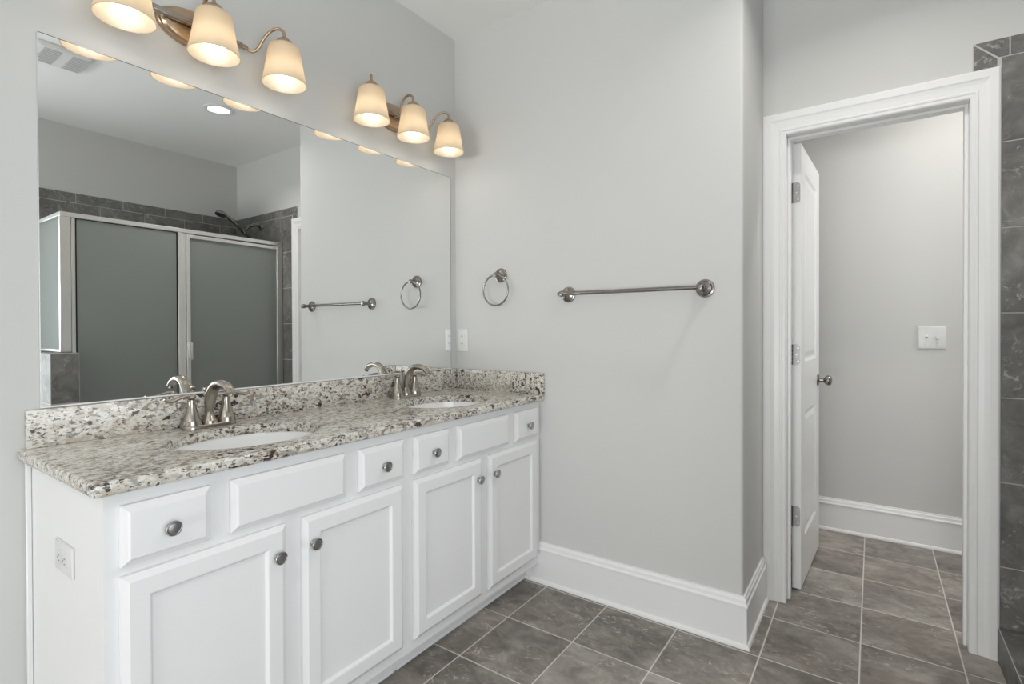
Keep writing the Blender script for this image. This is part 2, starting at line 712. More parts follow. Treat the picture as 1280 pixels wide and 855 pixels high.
struct('trim_1', bm, 'trim', 'white stepped casing framing the doorway', 'door casing')
JX0, JX1, JZ = 1.5195, 2.1215, 2.0415
bm = B()
y0, y1 = YC + .001, YC + .117
box(bm, OX0 + .0005, JX0, y0, y1, .001, OZ - .0005, .001, 1)
box(bm, JX1, OX1 - .0005, y0, y1, .001, OZ - .0005, .001, 1)
box(bm, JX0, JX1, y0, y1, JZ, OZ - .0005, .001, 1)
box(bm, JX0, JX0 + .011, y0 + .035, y0 + .072, .001, JZ, .001, 1)
box(bm, JX1 - .011, JX1, y0 + .035, y0 + .072, .001, JZ, .001, 1)
box(bm, JX0 + .0111, JX1 - .0111, y0 + .035, y0 + .072, JZ - .011, JZ, .001, 1)
struct('trim_2', bm, 'trim', 'white jamb lining inside the doorway', 'door jamb', True)

# the open door
d = thing('door_1', 'white panelled door standing open into the toilet room', 'door', (1.562, .578, 0), math.radians(-2.5), None, 'structure')
DL, DT = .597, .035
bm = B()
pp = [(.012, -.007), (.020, -.008), (.045, -.002), (.05, -.002)]
paneled(bm, lambda u, v, q: Vector((q - DT, u, v)), 0, DL, .012, 2.040, DT, [(0, DT - .0015), (.0015, DT)],
        [(.11, DL - .11, .225, .810), (.11, DL - .11, 1.045, 1.93)], pp)
link('door_slab', bm, 'trim', d, False)
for z in (.343, 1.082, 1.819):
    h = B()
    lf = box(h, -.0325, -.004, -.0022, -.0002, z - .046, z + .046)
    es = [e for e in h.edges if all(v.co.x > -.01 for v in e.verts) and abs(e.verts[0].co.y - e.verts[1].co.y) > 1e-4]
    bmesh.ops.bevel(h, geom=es, offset=.012, segments=5, profile=.5, affect='EDGES')
    hg = link('hinge', h, 'hinge', d)
    k = B()
    for i in range(5):
        zz = z - .046 + i * .0186
        lathe(k, [(.0055, zz), (.0055, zz + .0174)], 14, axis((-.0385, -.0025, 0), (0, 0, 1)))
    link('knuckle', k, 'darkmetal', hg)
    for dx, dz in ((-.012, .030), (-.019, .0), (-.012, -.030)):
        link('screw', lathe(B(), [(.0035, 0), (.0030, .0008), (0, .0012)], 12, axis((dx, -.0022, z + dz), (0, -1, 0))), 'frame', hg)
kb = B()
lathe(kb, [(.031, 0), (.031, .003), (.027, .007), (.012, .009), (.0105, .028), (.014, .032), (.022, .037), (.0265, .047), (.0265, .054), (.022, .063), (.010, .067), (0, .068)], 32, axis((.0003, DL - .062, .925), (1, 0, 0)))
link('door_knob', kb, 'bar', d)

# ------------------------------------------------------------------ tiled shower
TT = .010


def tile_wall(name, fn, rects, polys, back, label, cat, solid=True, g=.0022, kind='structure'):
    """rects (u0,u1,v0,v1) and polys of tile outlines raised over a grout bed"""
    bm = B()
    for bk in back:
        u0, u1, v0, v1 = bk
        lo = [bm.verts.new(fn(u, v, 0)) for u, v in ((u0, v0), (u1, v0), (u1, v1), (u0, v1))]
        hi = [bm.verts.new(fn(u, v, TT - .0025)) for u, v in ((u0, v0), (u1, v0), (u1, v1), (u0, v1))]
        fs = [bm.faces.new(lo), bm.faces.new(hi)]
        for i in range(4):
            fs.append(bm.faces.new((lo[i], lo[(i + 1) % 4], hi[(i + 1) % 4], hi[i])))
        for f in fs:
            f.material_index = 1
    allp = [[(r[0] + g, r[2] + g), (r[1] - g, r[2] + g), (r[1] - g, r[3] - g), (r[0] + g, r[3] - g)] for r in rects] + polys
    for p in allp:
        cu = sum(q[0] for q in p) / len(p)
        cv = sum(q[1] for q in p) / len(p)
        lo = [bm.verts.new(fn(u, v, TT - .0026)) for u, v in p]
        mid = [bm.verts.new(fn(u, v, TT - .0008)) for u, v in p]
        hi = [bm.verts.new(fn(cu + (u - cu) * .994, cv + (v - cv) * .994, TT)) for u, v in p]
        bm.faces.new(hi)
        for a, b in ((lo, mid), (mid, hi)):
            for i in range(len(p)):
                bm.faces.new((a[i], a[(i + 1) % len(p)], b[(i + 1) % len(p)], b[i]))
    o = link(name, bm, None, None, False, ['tile', 'grout'])
    return tag(o, label, cat, None, kind)


def clip_rects(rows, joints, u0, u1):
    out = []
    for (v0, v1), jo in zip(rows, joints):
        cuts = [u0] + [j for j in jo if u0 + .012 < j < u1 - .012] + [u1]
        out += [(a, b, v0, v1) for a, b in zip(cuts, cuts[1:])]
    return out


ZR = [0.0, .035, .341, .645, .950, 1.255, 1.560, 1.867, 2.170]
ZT = 2.238
rows = list(zip(ZR, ZR[1:]))
jA = [2.376 + .2925 * k for k in range(0, 4)]
U0, U1 = 2.2045, XR - .0005
rects = clip_rects(rows[:-1], [jA] * 7, U0, U1)
# top full row keeps clear of the casing head, then the border with its mitred corner
rects += clip_rects([(1.867, 2.170)], [jA], U0, U1)
jB = [2.228, 2.524, 2.820]
rects += clip_rects([(2.170, ZT)], [jB], 2.2275, U1)
zc = 2.1385
polys = [[(2.131, zc + .002), (2.194, zc + .002), (2.194, 2.167), (2.131, ZT - .006)],
         [(2.136, ZT - .0015), (2.199, 2.1725), (2.2255, 2.1725), (2.2255, ZT - .0015)]]
tile_wall('wall_tile_side', lambda u, v, q: Vector((u, YC - .0003 - q, v)), rects, polys,
          [(2.204, U1, 0, 2.1387), (2.129, U1, 2.1387, ZT)], 'grey stone shower tile wall beside the doorway', 'tile wall')
E0, E1 = -1.075, YC - TT - .0006
jX = [-1.0725 + .3 * k for k in range(0, 6)]
jY = [-.9225 + .3 * k for k in range(0, 6)]
rw = [(2.163, ZT)] + [(2.163 - .305 * (k + 1), 2.163 - .305 * k) for k in range(7)] + [(0, .028)]
rects = clip_rects(rw, [jX, jY, jX, jY, jX, jY, jX, jY, jX], -1.145, E1)
tile_wall('wall_tile_back', lambda u, v, q: Vector((XR - .0003 - q, u, v)), rects, [], [(-1.145, E1, 0, ZT)], 'grey stone tile wall at the back of the shower', 'tile wall')

# curb and half wall


def tiled_block(name, x0, x1, y0, y1, z1, rx, ry, rz, label, cat, kind=None):
    bm = B()
    g = .0014
    box(bm, x0 + g, x1 - g, y0 + g, y1 - g, 0.0, z1 - g, 0, mi=1)

    def face(fn, us, vs):
        for a, b in zip(us, us[1:]):
            for c, e in zip(vs, vs[1:]):
                rings_rect(bm, fn, a + .0035, b - .0035, c + .0035, e - .0035, [(0, -g), (0, -.0006), (.0012, 0)])
    face(lambda u, v, q: Vector((x0 - q, u, v)), ry, rz)
    face(lambda u, v, q: Vector((x1 + q, u, v)), ry, rz)
    face(lambda u, v, q: Vector((u, y0 - q, v)), rx, rz)
    face(lambda u, v, q: Vector((u, y1 + q, v)), rx, rz)
    face(lambda u, v, q: Vector((u, v, z1 + q)), rx, ry)
    o = link(name, bm, None, None, False, ['tile', 'grout'])
    return tag(o, label, cat, None, kind)


CY1 = YC - TT - .001
tiled_block('shower_curb', 2.2, 2.435, -1.004, CY1, .122, [2.2, 2.435], [-1.004, -.80, -.495, -.19, .115, CY1], [0, .122],
            'low grey tiled curb at the foot of the door casing, bottom right corner', 'shower curb')
tiled_block('shower_half_wall', 2.2, XR - TT - .001, -1.146, -1.006, 1.066, [2.2, 2.505, 2.81, XR - TT - .001], [-1.146, -1.006], [0, .16, .46, .76, 1.066],
            'grey tiled half wall under the side glass, seen in the mirror', 'half wall')

# ------------------------------------------------------------------ shower enclosure
FX = 2.355
enc = thing('shower_enclosure', 'silver framed shower enclosure with obscure glass reflected in the mirror', 'shower enclosure', (FX, 0, .122))
ZH = 1.950


def epart(name, mat, *bxs, bev=.002):
    bm = B()
    for q in bxs:
        x0, x1, a, b, z0, z1 = q
        box(bm, x0 - FX, x1 - FX, a, b, z0 - .122, z1 - .122, bev, 1)
    return link(name, bm, mat, enc)


YE = CY1 - .001
epart('header', 'frame', (FX - .014, FX + .014, -1.0615, YE, ZH - .030, ZH))
epart('sill', 'frame', (FX - .012, FX + .012, -1.004, YE, .1225, .145))
epart('corner_post', 'frame', (FX - .014, FX + .016, -1.0615, -1.0075, 1.068, ZH - .0305), (FX - .010, FX + .010, -1.0045, -.984, .146, ZH - .0305))
epart('middle_post', 'frame', (FX - .014, FX + .014, -.391, -.357, .146, ZH - .031), (FX - .010, FX + .010, -.3565, -.336, .146, ZH - .031))
epart('wall_jamb', 'frame', (FX - .012, FX + .012, YE - .034, YE - .001, .146, ZH - .031))
epart('side_header', 'frame', (FX + .017, XR - TT - .002, -1.0615, -1.034, ZH - .026, ZH))
epart('side_sill', 'frame', (FX + .017, XR - TT - .002, -1.059, -1.036, 1.0685, 1.085))
epart('fixed_pane', 'frost', (FX - .003, FX + .003, -.9835, -.3915, .146, ZH - .031), bev=0)
epart('gasket', 'rubber', (FX - .006, FX - .0035, -.9838, -.976, .15, ZH - .032), (FX - .006, FX - .0035, -.399, -.3912, .15, ZH - .032), (FX - .006, FX - .0035, -.9758, -.3992, ZH - .036, ZH - .032), bev=0)
epart('side_pane', 'frost', (FX + .018, XR - TT - .003, -1.051, -1.045, 1.0855, ZH - .0265), bev=0)
dy0, dy1, dz0, dz1 = -.3345, YE - .036, .150, ZH - .038
df = epart('door_frame', 'frame', (FX - .016, FX + .010, dy0, dy0 + .026, dz0, dz1), (FX - .016, FX + .010, dy1 - .020, dy1, dz0, dz1),
           (FX - .016, FX + .010, dy0 + .026, dy1 - .020, dz1 - .026, dz1), (FX - .016, FX + .010, dy0 + .026, dy1 - .020, dz0, dz0 + .026))
epart('door_pane', 'frost', (FX - .004, FX + .002, dy0 + .0262, dy1 - .0202, dz0 + .0262, dz1 - .0262), bev=0)
epart('door_handle', 'frame', (FX - .040, FX - .0165, dy0 + .004, dy0 + .016, .985, 1.110), (FX - .040, FX - .034, dy0 + .0165, dy0 + .030, .985, 1.110))

# hand shower on its arm
sh = thing('hand_shower', 'dark nickel hand shower on a short wall arm above the shower door', 'shower head', (2.68, YC - TT - .0005, 2.125))
bm = B()
lathe(bm, [(.033, 0), (.033, .004), (.026, .010), (.014, .013), (0, .0132)], 28, axis((0, 0, 0), (0, -1, 0)))
link('flange', bm, 'darkmetal', sh)
bm = tube(B(), [(0, -.005, 0), (0, -.05, .006), (0, -.10, -.010), (0, -.145, -.050)], .0105)
lathe(bm, [(.017, -.022), (.019, 0), (.017, .022)], 20, axis((0, -.158, -.064), (0, -.75, .66)))
link('arm', bm, 'darkmetal', sh)
bm = tube(B(), [(.02, -.085, -.130), (.012, -.125, -.094), (0, -.180, -.046), (-.008, -.240, -.002), (-.012, -.300, .036), (-.014, -.335, .052)], [.010, .012, .0145, .015, .0145, .014])
link('handle', bm, 'darkmetal', sh)
bm = B()
lathe(bm, [(0, -.020), (.022, -.016), (.040, .0), (.045, .012), (.043, .018), (0, .019)], 32, axis((-.015, -.355, .058), (-.1, -.35, -.9)))
link('spray_head', bm, 'darkmetal', sh)

# ------------------------------------------------------------------ vanity cabinets
CF = .5224
YV = -1.7075


def knob_bm(fn_loc):
    bm = B()
    lathe(bm, [(.009, 0), (.009, .003), (.0062, .005), (.0058, .012), (.009, .0145), (.0152, .0162), (.0170, .0185), (.0168, .0205), (.0158, .0220), (.0146, .0222), (.0136, .0206), (.0128, .0204), (.0118, .0216), (.006, .0228), (0, .0231)], 28, axis(fn_loc, (1, 0, 0)))
    return bm


def front(parent, name, y0, y1, z0, z1, panel, knob=None):
    """drawer or door front; y relative to the cabinet root"""
    bm = B()
    fn = lambda u, v, q: Vector((CF + .0006 + q, u, v))
    if panel:
        wd = .050
        paneled(bm, fn, y0, y1, z0, z1, .019, [(0, .0105), (.0035, .0125), (.010, .0165), (.014, .019)],
                [(y0 + wd, y1 - wd, z0 + wd, z1 - wd)], [(.003, -.001), (.008, -.0085), (.010, -.009)])
    else:
        bm.faces.new([bm.verts.new(fn(u, v, 0)) for u, v in ((y0, z0), (y1, z0), (y1, z1), (y0, z1))])
        rings_rect(bm, fn, y0, y1, z0, z1, [(0, 0), (0, .0095), (.003, .0115), (.011, .0155), (.0145, .0185), (.016, .019)])
    bmesh.ops.remove_doubles(bm, verts=bm.verts, dist=1e-5)
    o = link(name, bm, 'cabinet', parent, False)
    if knob:
        link('knob', knob_bm((CF + .0198, knob[0], knob[1])), 'knob', o)
    return o


def cabinet(label, y0, y1):
    """root at the left front foot; fronts measured from y0"""
    L = y1 - y0
    r = thing('vanity_cabinet', label, 'cabinet', (0, y0, 0), 0, 'white vanity cabinets under the worktop')
    bm = B()
    box(bm, .002, CF - .019, 0, .016, .001, .8625)
    box(bm, .002, CF - .019, L - .016, L, .001, .8625)
    box(bm, .002, .012, .016, L - .016, .09, .8625)
    box(bm, .012, CF - .019, .016, L - .016, .0915, .107)
    bmesh.ops.delete(bm, geom=[], context='VERTS')
    # notch for the toe space: the end panels stop at the toe board line below the face frame
    link('carcass', bm, 'cabinet', r, False)
    bm = box(B(), CF - .0188, CF, 0, L, .0915, .8625)
    link('face_frame', bm, 'cabinet', r)
    bm = box(B(), .436, .4505, .0165, L - .0005, .001, .0910)
    tube(bm, [(.4505, .0165, .005), (.4505, L - .0005, .005)], .006, 10, 0)
    link('toe_board', bm, 'cabinet', r)
    s = lambda a: a + 1.7075
    zt, zb, dt, db = .832, .702, .682, .130
    front(r, 'drawer_front', s(-1.681), s(-1.500), zb, zt, False, (s(-1.5905), .764))
    front(r, 'false_front', s(-1.453), s(-1.115), zb, zt, False)
    front(r, 'drawer_front', s(-1.066), s(-.879), zb, zt, False, (s(-.9725), .764))
    front(r, 'door_front', s(-1.682), s(-1.309), db, dt, True, (s(-1.338), .605))
    front(r, 'door_front', s(-1.260), s(-.887), db, dt, True, (s(-1.231), .605))
    return r


cab1 = cabinet('white vanity cabinet with the outlet on its end panel, nearest the camera', YV, YV + .8473)
bm = box(B(), .002, .014, -.012, -.0005, .001, .8625, .002, 1)
link('scribe_strip', bm, 'cabinet', cab1)
cab2 = cabinet('white vanity cabinet at the far end, against the towel bar wall', YV + .8475, -.0003)
# toe space: rebuild the end panels with the notch cut out
for cb in (cab1, cab2):
    for ch in cb.children:
        if ch.name.startswith('carcass'):
            L = .8473
            bm = B()
            for a, b in ((0, .016), (L - .0160, L - .0002)):
                box(bm, .002, CF - .019, a, b, .0915, .8625)
                box(bm, .002, .4355 if a else .4505, a, b, .001, .0915)
            box(bm, .002, .012, .016, L - .0165, .0915, .8625)
            box(bm, .012, CF - .019, .016, L - .0165, .0916, .107)
            bm.to_mesh(ch.data)
            bm.free()

# ------------------------------------------------------------------ granite worktop with two oval cut-outs
CT0, CT1 = .8632, .8932
CX, CYL = .5535, -1.7345
SINKS = [(.314, -1.290), (.314, -.432)]
SA, SB = .2125, .168
bm = B()
N = 64


def ring_rect(cx, cy, x0, x1, y0, y1, z):
    """vertices on the rectangle boundary seen radially from the sink centre"""
    out = []
    for i in range(N):
        a = 2 * PI * i / N
        dx, dy = math.cos(a), math.sin(a)
        t = 1e9
        if dx > 1e-9: t = min(t, (x1 - cx) / dx)
        if dx < -1e-9: t = min(t, (x0 - cx) / dx)
        if dy > 1e-9: t = min(t, (y1 - cy) / dy)
        if dy < -1e-9: t = min(t, (y0 - cy) / dy)
        out.append((cx + dx * t, cy + dy * t))
    # snap the nearest samples onto the corners
    for q in ((x0, y0), (x1, y0), (x1, y1), (x0, y1)):
        k = min(range(N), key=lambda i: (out[i][0] - q[0]) ** 2 + (out[i][1] - q[1]) ** 2)
        out[k] = q
    return out


splits = [(CYL, -.861), (-.861, -.0005)]
for (sx, sy), (ya, yb) in zip(SINKS, splits):
    rr = ring_rect(sx, sy, .001, CX, ya, yb, 0)
    ell = [(sx + SB * math.cos(2 * PI * i / N), sy + SA * math.sin(2 * PI * i / N)) for i in range(N)]
    for z in (CT0, CT1):
        a = [bm.verts.new((x, y, z)) for x, y in rr]
        b = [bm.verts.new((x, y, z)) for x, y in ell]
        for i in range(N):
            j = (i + 1) % N
            bm.faces.new((a[i], a[j], b[j], b[i]))
        if z == CT0:
            a0, b0 = a, b
        else:
            for i in range(N):
                j = (i + 1) % N
                bm.faces.new((b0[i], b0[j], b[j], b[i]))
                mx, my = (a[i].co + a[j].co).xy / 2
                if min(abs(mx - CX), abs(mx - .001), abs(my - CYL), abs(my + .0005)) < 1e-4:
                    bm.faces.new((a0[i], a0[j], a[j], a[i]))
bmesh.ops.remove_doubles(bm, verts=bm.verts, dist=2e-4)
bmesh.ops.recalc_face_normals(bm, faces=bm.faces)
top_e, hole_e = [], []
for e in bm.edges:
    if len(e.link_faces) != 2:
        continue
    z = [v.co.z for v in e.verts]
    ang = e.calc_face_angle(0)
    if ang < 1.0:
        continue
    p = (e.verts[0].co + e.verts[1].co) / 2
    if abs(p.x - CX) < 1e-3 or abs(p.y - CYL) < 1e-3:
        top_e.append(e)
    elif .05 < p.x < .53 and abs(z[0] - CT1) < 1e-4 and abs(z[1] - CT1) < 1e-4 and -1.55 < p.y < -.1:
        hole_e.append(e)
bmesh.ops.bevel(bm, geom=top_e, offset=.0095, segments=4, profile=.5, affect='EDGES', clamp_overlap=True)
tag(link('worktop', bm, 'granite'), 'speckled beige granite worktop with two oval sink cut-outs', 'worktop')
bm = box(B(), .001, .0205, -1.7185, -.0005, CT1 + .0003, .9938, .0015, 2)
tag(link('backsplash', bm, 'granite'), 'long low granite backsplash under the mirror', 'backsplash')
bm = box(B(), .0208, .5545, -.0208, -.0005, CT1 + .0003, .9938, .0015, 2)
tag(link('side_splash', bm, 'granite'), 'short granite splash against the towel bar wall', 'backsplash')


def sink(cx, cy, label):
    r = thing('undermount_sink', label, 'sink', (cx, cy, CT0), 0, 'oval sinks in the worktop')
    bm = B()
    a, b = SA + .003, SB + .003
    prof = [(1.0, -.0006), (.985, -.02), (.955, -.055), (.88, -.095), (.74, -.122), (.5, -.138), (.25, -.144), (.11, -.145)]
    outer = [(s + .03, z - .010) for s, z in prof]
    full = [(.135, -.160)] + [(s, z) for s, z in outer[::-1][1:]] + [(1.04, -.010), (1.04, -.0006)] + prof
    rings = []
    for s, z in full:
        rings.append([bm.verts.new((b * s * math.cos(2 * PI * i / 64), a * s * math.sin(2 * PI * i / 64), z)) for i in range(64)])
    for p, q in zip(rings, rings[1:]):
        for i in range(64):
            j = (i + 1) % 64
            bm.faces.new((p[i], p[j], q[j], q[i]))
    bm.faces.new(rings[0])
    bm.faces.new(rings[-1])
    link('basin', bm, 'ceramic', r)
    dr = B()
    lathe(dr, [(.024, 0), (.024, .002), (.019, .003), (.017, .001), (.015, .005), (.006, .007), (0, .007)], 28, axis((0, 0, -.1448), (0, 0, 1)))
    link('drain', dr, 'nickel', r)
    return r


s1 = sink(*SINKS[0], 'white oval undermount sink nearest the camera')
dup(s1, (*SINKS[1], CT0), 'white oval undermount sink nearer the towel bar wall')

# ------------------------------------------------------------------ faucets


def faucet(y, label):
    r = thing('faucet', label, 'faucet', (.074, y, CT1 + .0004), 0, 'brushed nickel faucets behind the sinks')
    bm = B()
    pr = []
    for i in range(40):
        a = 2 * PI * i / 40
        pr.append((.0295 * math.cos(a), (.052 if math.sin(a) >= 0 else -.052) + .0295 * math.sin(a)))
    lv = [(1, 0), (1, .007), (.93, .011)]
    rings = [[bm.verts.new((x * s, y0 * (s if s == 1 else .97), z)) for x, y0 in pr] for s, z in lv]
    for p, q in zip(rings, rings[1:]):
        for i in range(40):
            bm.faces.new((p[i], p[(i + 1) % 40], q[(i + 1) % 40], q[i]))
    bm.faces.new(rings[0])
    bm.faces.new(rings[-1])
    link('deck_plate', bm, 'nickel', r)
    # spout: bell base, narrow waist, swelling neck that arcs out over the basin
    bm = B()
    lathe(bm, [(.0250, .011), (.0238, .019), (.0232, .0195), (.0225, .0215), (.017, .031), (.0122, .041), (.0112, .046)], 28, axis((0, 0, 0), (0, 0, 1)), cap1=False)
    tube(bm, [(0, 0, .040), (.001, 0, .056), (.005, 0, .078), (.014, 0, .102), (.030, 0, .124), (.052, 0, .138), (.078, 0, .142), (.104, 0, .138), (.128, 0, .127), (.144, 0, .114)],
         [.0112, .0130, .0160, .0172, .0165, .0152, .0145, .0140, .0130, .0115], 20, 6, flat=(.85, 1.08), side=(1, 0, 0))
    lathe(bm, [(.0085, -.006), (.0085, .005), (.007, .0055)], 20, axis((.138, 0, .1115), (.25, 0, -1)))
    link('spout', bm, 'nickel', r)
    for s in (-1, 1):
        hb = B()
        lathe(hb, [(.0285, .011), (.0262, .024), (.0255, .0245), (.0250, .0265), (.0235, .029), (.0185, .047), (.0135, .066), (.0112, .078), (.0118, .086), (.0105, .091), (.0085, .0925)], 28, axis((0, s * .053, 0), (0, 0, 1)))
        h = link('handle', hb, 'nickel', r)
        lv = B()
        lathe(lv, [(.0085, .0926), (.0125, .0955), (.0135, .0985), (.011, .1045), (.005, .108), (0, .1085)], 24, axis((0, s * .053, 0), (0, 0, 1)))
        tube(lv, [(0, s * .044, .1005), (0, s * .066, .1045), (.001, s * .088, .1000), (.002, s * .108, .0935), (.002, s * .120, .0935), (.0015, s * .131, .1000)],
             [.0090, .0090, .0095, .0108, .0100, .0060], 16, 6, flat=(.55, 1.05), side=(0, 0, 1))
        link('lever', lv, 'nickel', h)
    bm = B()
    tube(bm, [(-.024, 0, .010), (-.024, 0, .112)], .0028, 10, 0)
    lathe(bm, [(.003, .110), (.0075, .113), (.0085, .116), (.0085, .121), (.006, .124), (0, .1245)], 20, axis((-.024, 0, 0), (0, 0, 1)))
    link('lift_rod', bm, 'nickel', r)
    return r


f1 = faucet(-1.290, 'brushed nickel two handle faucet behind the sink nearest the camera')
dup(f1, (.074, -.432, CT1 + .0004), 'brushed nickel two handle faucet nearer the towel bar wall')

# ------------------------------------------------------------------ mirror
mr = thing('wall_mirror', 'large frameless rectangular mirror above the granite backsplash', 'mirror', (.0008, -.866, .9952))
MY0, MY1 = -1.686 + .866, -.0465 + .866
MZ1 = 1.999 - .9952
bm = box(B(), 0, .0050, MY0, MY1, .0, MZ1, 0)
link('mirror_glass', bm, 'mirror', mr, False)
bm = B()
e = .0016
box(bm, .0004, .0056, MY0 - e, MY0 - .0001, 0, MZ1 + e)
link('polished_edge', bm, 'frame', mr, False)
bm = box(B(), .0004, .0056, MY1 + .0001, MY1 + e, 0, MZ1 + e)
link('polished_edge', bm, 'darkmetal', mr, False)
bm = box(B(), .0004, .0056, MY0, MY1, MZ1 + .0001, MZ1 + e)
link('top_edge', bm, 'darkmetal', mr, False)
bm = box(B(), .0051, .0090, MY0, MY1, 0, .0042, .0006, 1)
link('bottom_channel', bm, 'trim', mr, False)

# ------------------------------------------------------------------ vanity lights
ZB, SX, SH = 2.182, .138, .009


def vanity_light(y, label):
    r = thing('vanity_light', label, 'wall light', (.001, y, ZB), 0, 'three shade wall lights above the mirror')
    # oval back plate, stepped
    bm = B()
    rings = []
    for s, h in ((1, 0), (1, .006), (.955, .013), (.90, .0135), (.84, .022), (.70, .026), (.35, .028)):
        rings.append([bm.verts.new((h, .112 * s * math.cos(2 * PI * i / 56), .061 * s * math.sin(2 * PI * i / 56))) for i in range(56)])
    for p, q in zip(rings, rings[1:]):
        for i in range(56):
            bm.faces.new((p[i], p[(i + 1) % 56], q[(i + 1) % 56], q[i]))
    bm.faces.new(rings[0])
    bm.faces.new(rings[-1])
    bp = link('back_plate', bm, 'bronze', r)
    for yy in (-.045, .045):
        for zz in (-.028, .028):
            link('screw', lathe(B(), [(.005, 0), (.004, .003), (0, .004)], 12, axis((.022, yy, zz), (1, 0, 0))), 'darkmetal', bp)
    bm = B()
    box(bm, .034, .052, -.135, .135, -.008, .008, .002, 2)
    box(bm, .020, .040, -.014, .014, -.010, .010, .002, 1)
    for s in (-1, 1):
        lathe(bm, [(.0085, 0), (.0085, .020), (.006, .022)], 16, axis((.043, s * .134, 0), (0, s, 0)))
    link('crossbar', bm, 'nickel', r)
    for k in (-1, 0, 1):
        sy = k * .2355
        bm = B()
        if k:
            P = [(.043, k * .150, 0), (.050, k * .168, -.008), (.064, k * .183, .006), (.082, k * .193, .038), (.102, k * .207, .064), (.123, k * .223, .073), (.1365, k * .2345, .062), (.138, sy, .040)]
        else:
            P = [(.050, 0, .004), (.058, 0, .030), (.072, 0, .060), (.095, 0, .076), (.119, 0, .074), (.1355, 0, .062), (.138, 0, .042)]
        tube(bm, P, .0052, 12, 7)
        a = link('arm', bm, 'bronze', r)
        bm = B()
        lathe(bm, [(.006, .036), (.009, .032), (.012, .030), (.022, .024), (.030, .013), (.031, .007), (.031, .003), (0, .003)][::-1], 28, axis((SX, sy, SH), (0, 0, 1)))
        link('shade_cap', bm, 'bronze', r)
        bm = B()
        zr = 2.062 - ZB - SH
        po = [(.026, .0025), (.046, .0015), (.0505, -.004), (.0525, -.012), (.060, -.060), (.068, -.106), (.0735, zr + .003), (.0735, zr), (.0712, zr), (.0705, zr + .003)]
        pi_ = [(.065, -.106), (.057, -.060), (.0495, -.012), (.045, -.003), (.026, -.0008)]
        lathe(bm, po + pi_ + [(.026, .0025)], 48, axis((SX, sy, SH), (0, 0, 1)), False, False)
        bmesh.ops.remove_doubles(bm, verts=bm.verts, dist=1e-6)
        link('shade', bm, 'shade', r)
        bm = B()
        zb = 2.098 - ZB - SH
        pr = [(0, -.031)] + [(.031 * math.cos(t), .031 * math.sin(t)) for t in [math.radians(q) for q in range(-80, 50, 10)]] + [(.015, .045), (.013, .060), (.0125, .099)]
        lathe(bm, [(a_, h_ + zb) for a_, h_ in pr], 32, axis((SX, sy, SH), (0, 0, 1)))
        link('bulb', bm, 'bulb', r)
        ld = bpy.data.lights.new('bulb_glow', 'POINT')
        ld.use_soft_falloff = False
        ld.energy, ld.color, ld.shadow_soft_size = BULB_P, (1, .94, .86), .036
        lo = bpy.data.objects.new('bulb_glow', ld)
        C.objects.link(lo)
        lo.parent = r
        lo.location = (SX, sy, zb + SH)
    return r


l1 = vanity_light(-1.297, 'three shade wall light above the mirror nearest the camera')
dup(l1, (.001, -.442, ZB), 'three shade wall light in the corner by the towel ring wall')

# ------------------------------------------------------------------ wall fittings on the far wall


def rosette(bm, x, z, R=.036):
    lathe(bm, [(R, 0), (R, .003), (R * .96, .006), (R * .80, .0075), (R * .76, .010), (R * .74, .0135), (R * .60, .0155), (R * .42, .018), (R * .30, .026), (.0095, .034)], 36, axis((x, -.0004, z), (0, -1, 0)))


tb = thing('towel_bar', 'long brushed nickel towel bar on the grey far wall', 'towel bar', (.987, -.0005, 1.36))
for sx in (-1, 1):
    bm = B()
    rosette(bm, sx * .303, 0)
    lathe(bm, [(.0095, .033), (.0085, .045), (.010, .050), (.0135, .056), (.0145, .065), (.0135, .073), (.009, .078), (0, .079)], 24, axis((sx * .303, 0, 0), (0, -1, 0)))
    lathe(bm, [(.008, .0), (.0085, .006), (.006, .009), (0, .0095)], 18, axis((sx * .3145, -.065, 0), (sx, 0, 0)))
    link('mount', bm, 'bar', tb)
bm = B()
tube(bm, [(-.300, -.065, 0), (.300, -.065, 0)], .0085, 18, 0)
link('bar', bm, 'bar', tb)

tr = thing('towel_ring', 'brushed nickel towel ring on the grey wall beside the mirror', 'towel ring', (.301, -.0005, 1.4715))
bm = B()
rosette(bm, 0, 0)
lathe(bm, [(.0095, .033), (.0085, .038), (.0115, .043), (.0125, .050), (.010, .057), (0, .059)], 24, axis((0, 0, 0), (0, -1, 0)))
link('mount', bm, 'bar', tr)
bm = B()
torus(bm, .0755, .0046, Matrix.Translation((.001, -.0495, -.0765)) @ Matrix.Rotation(math.radians(90), 4, 'X'))
link('ring', bm, 'bar', tr)


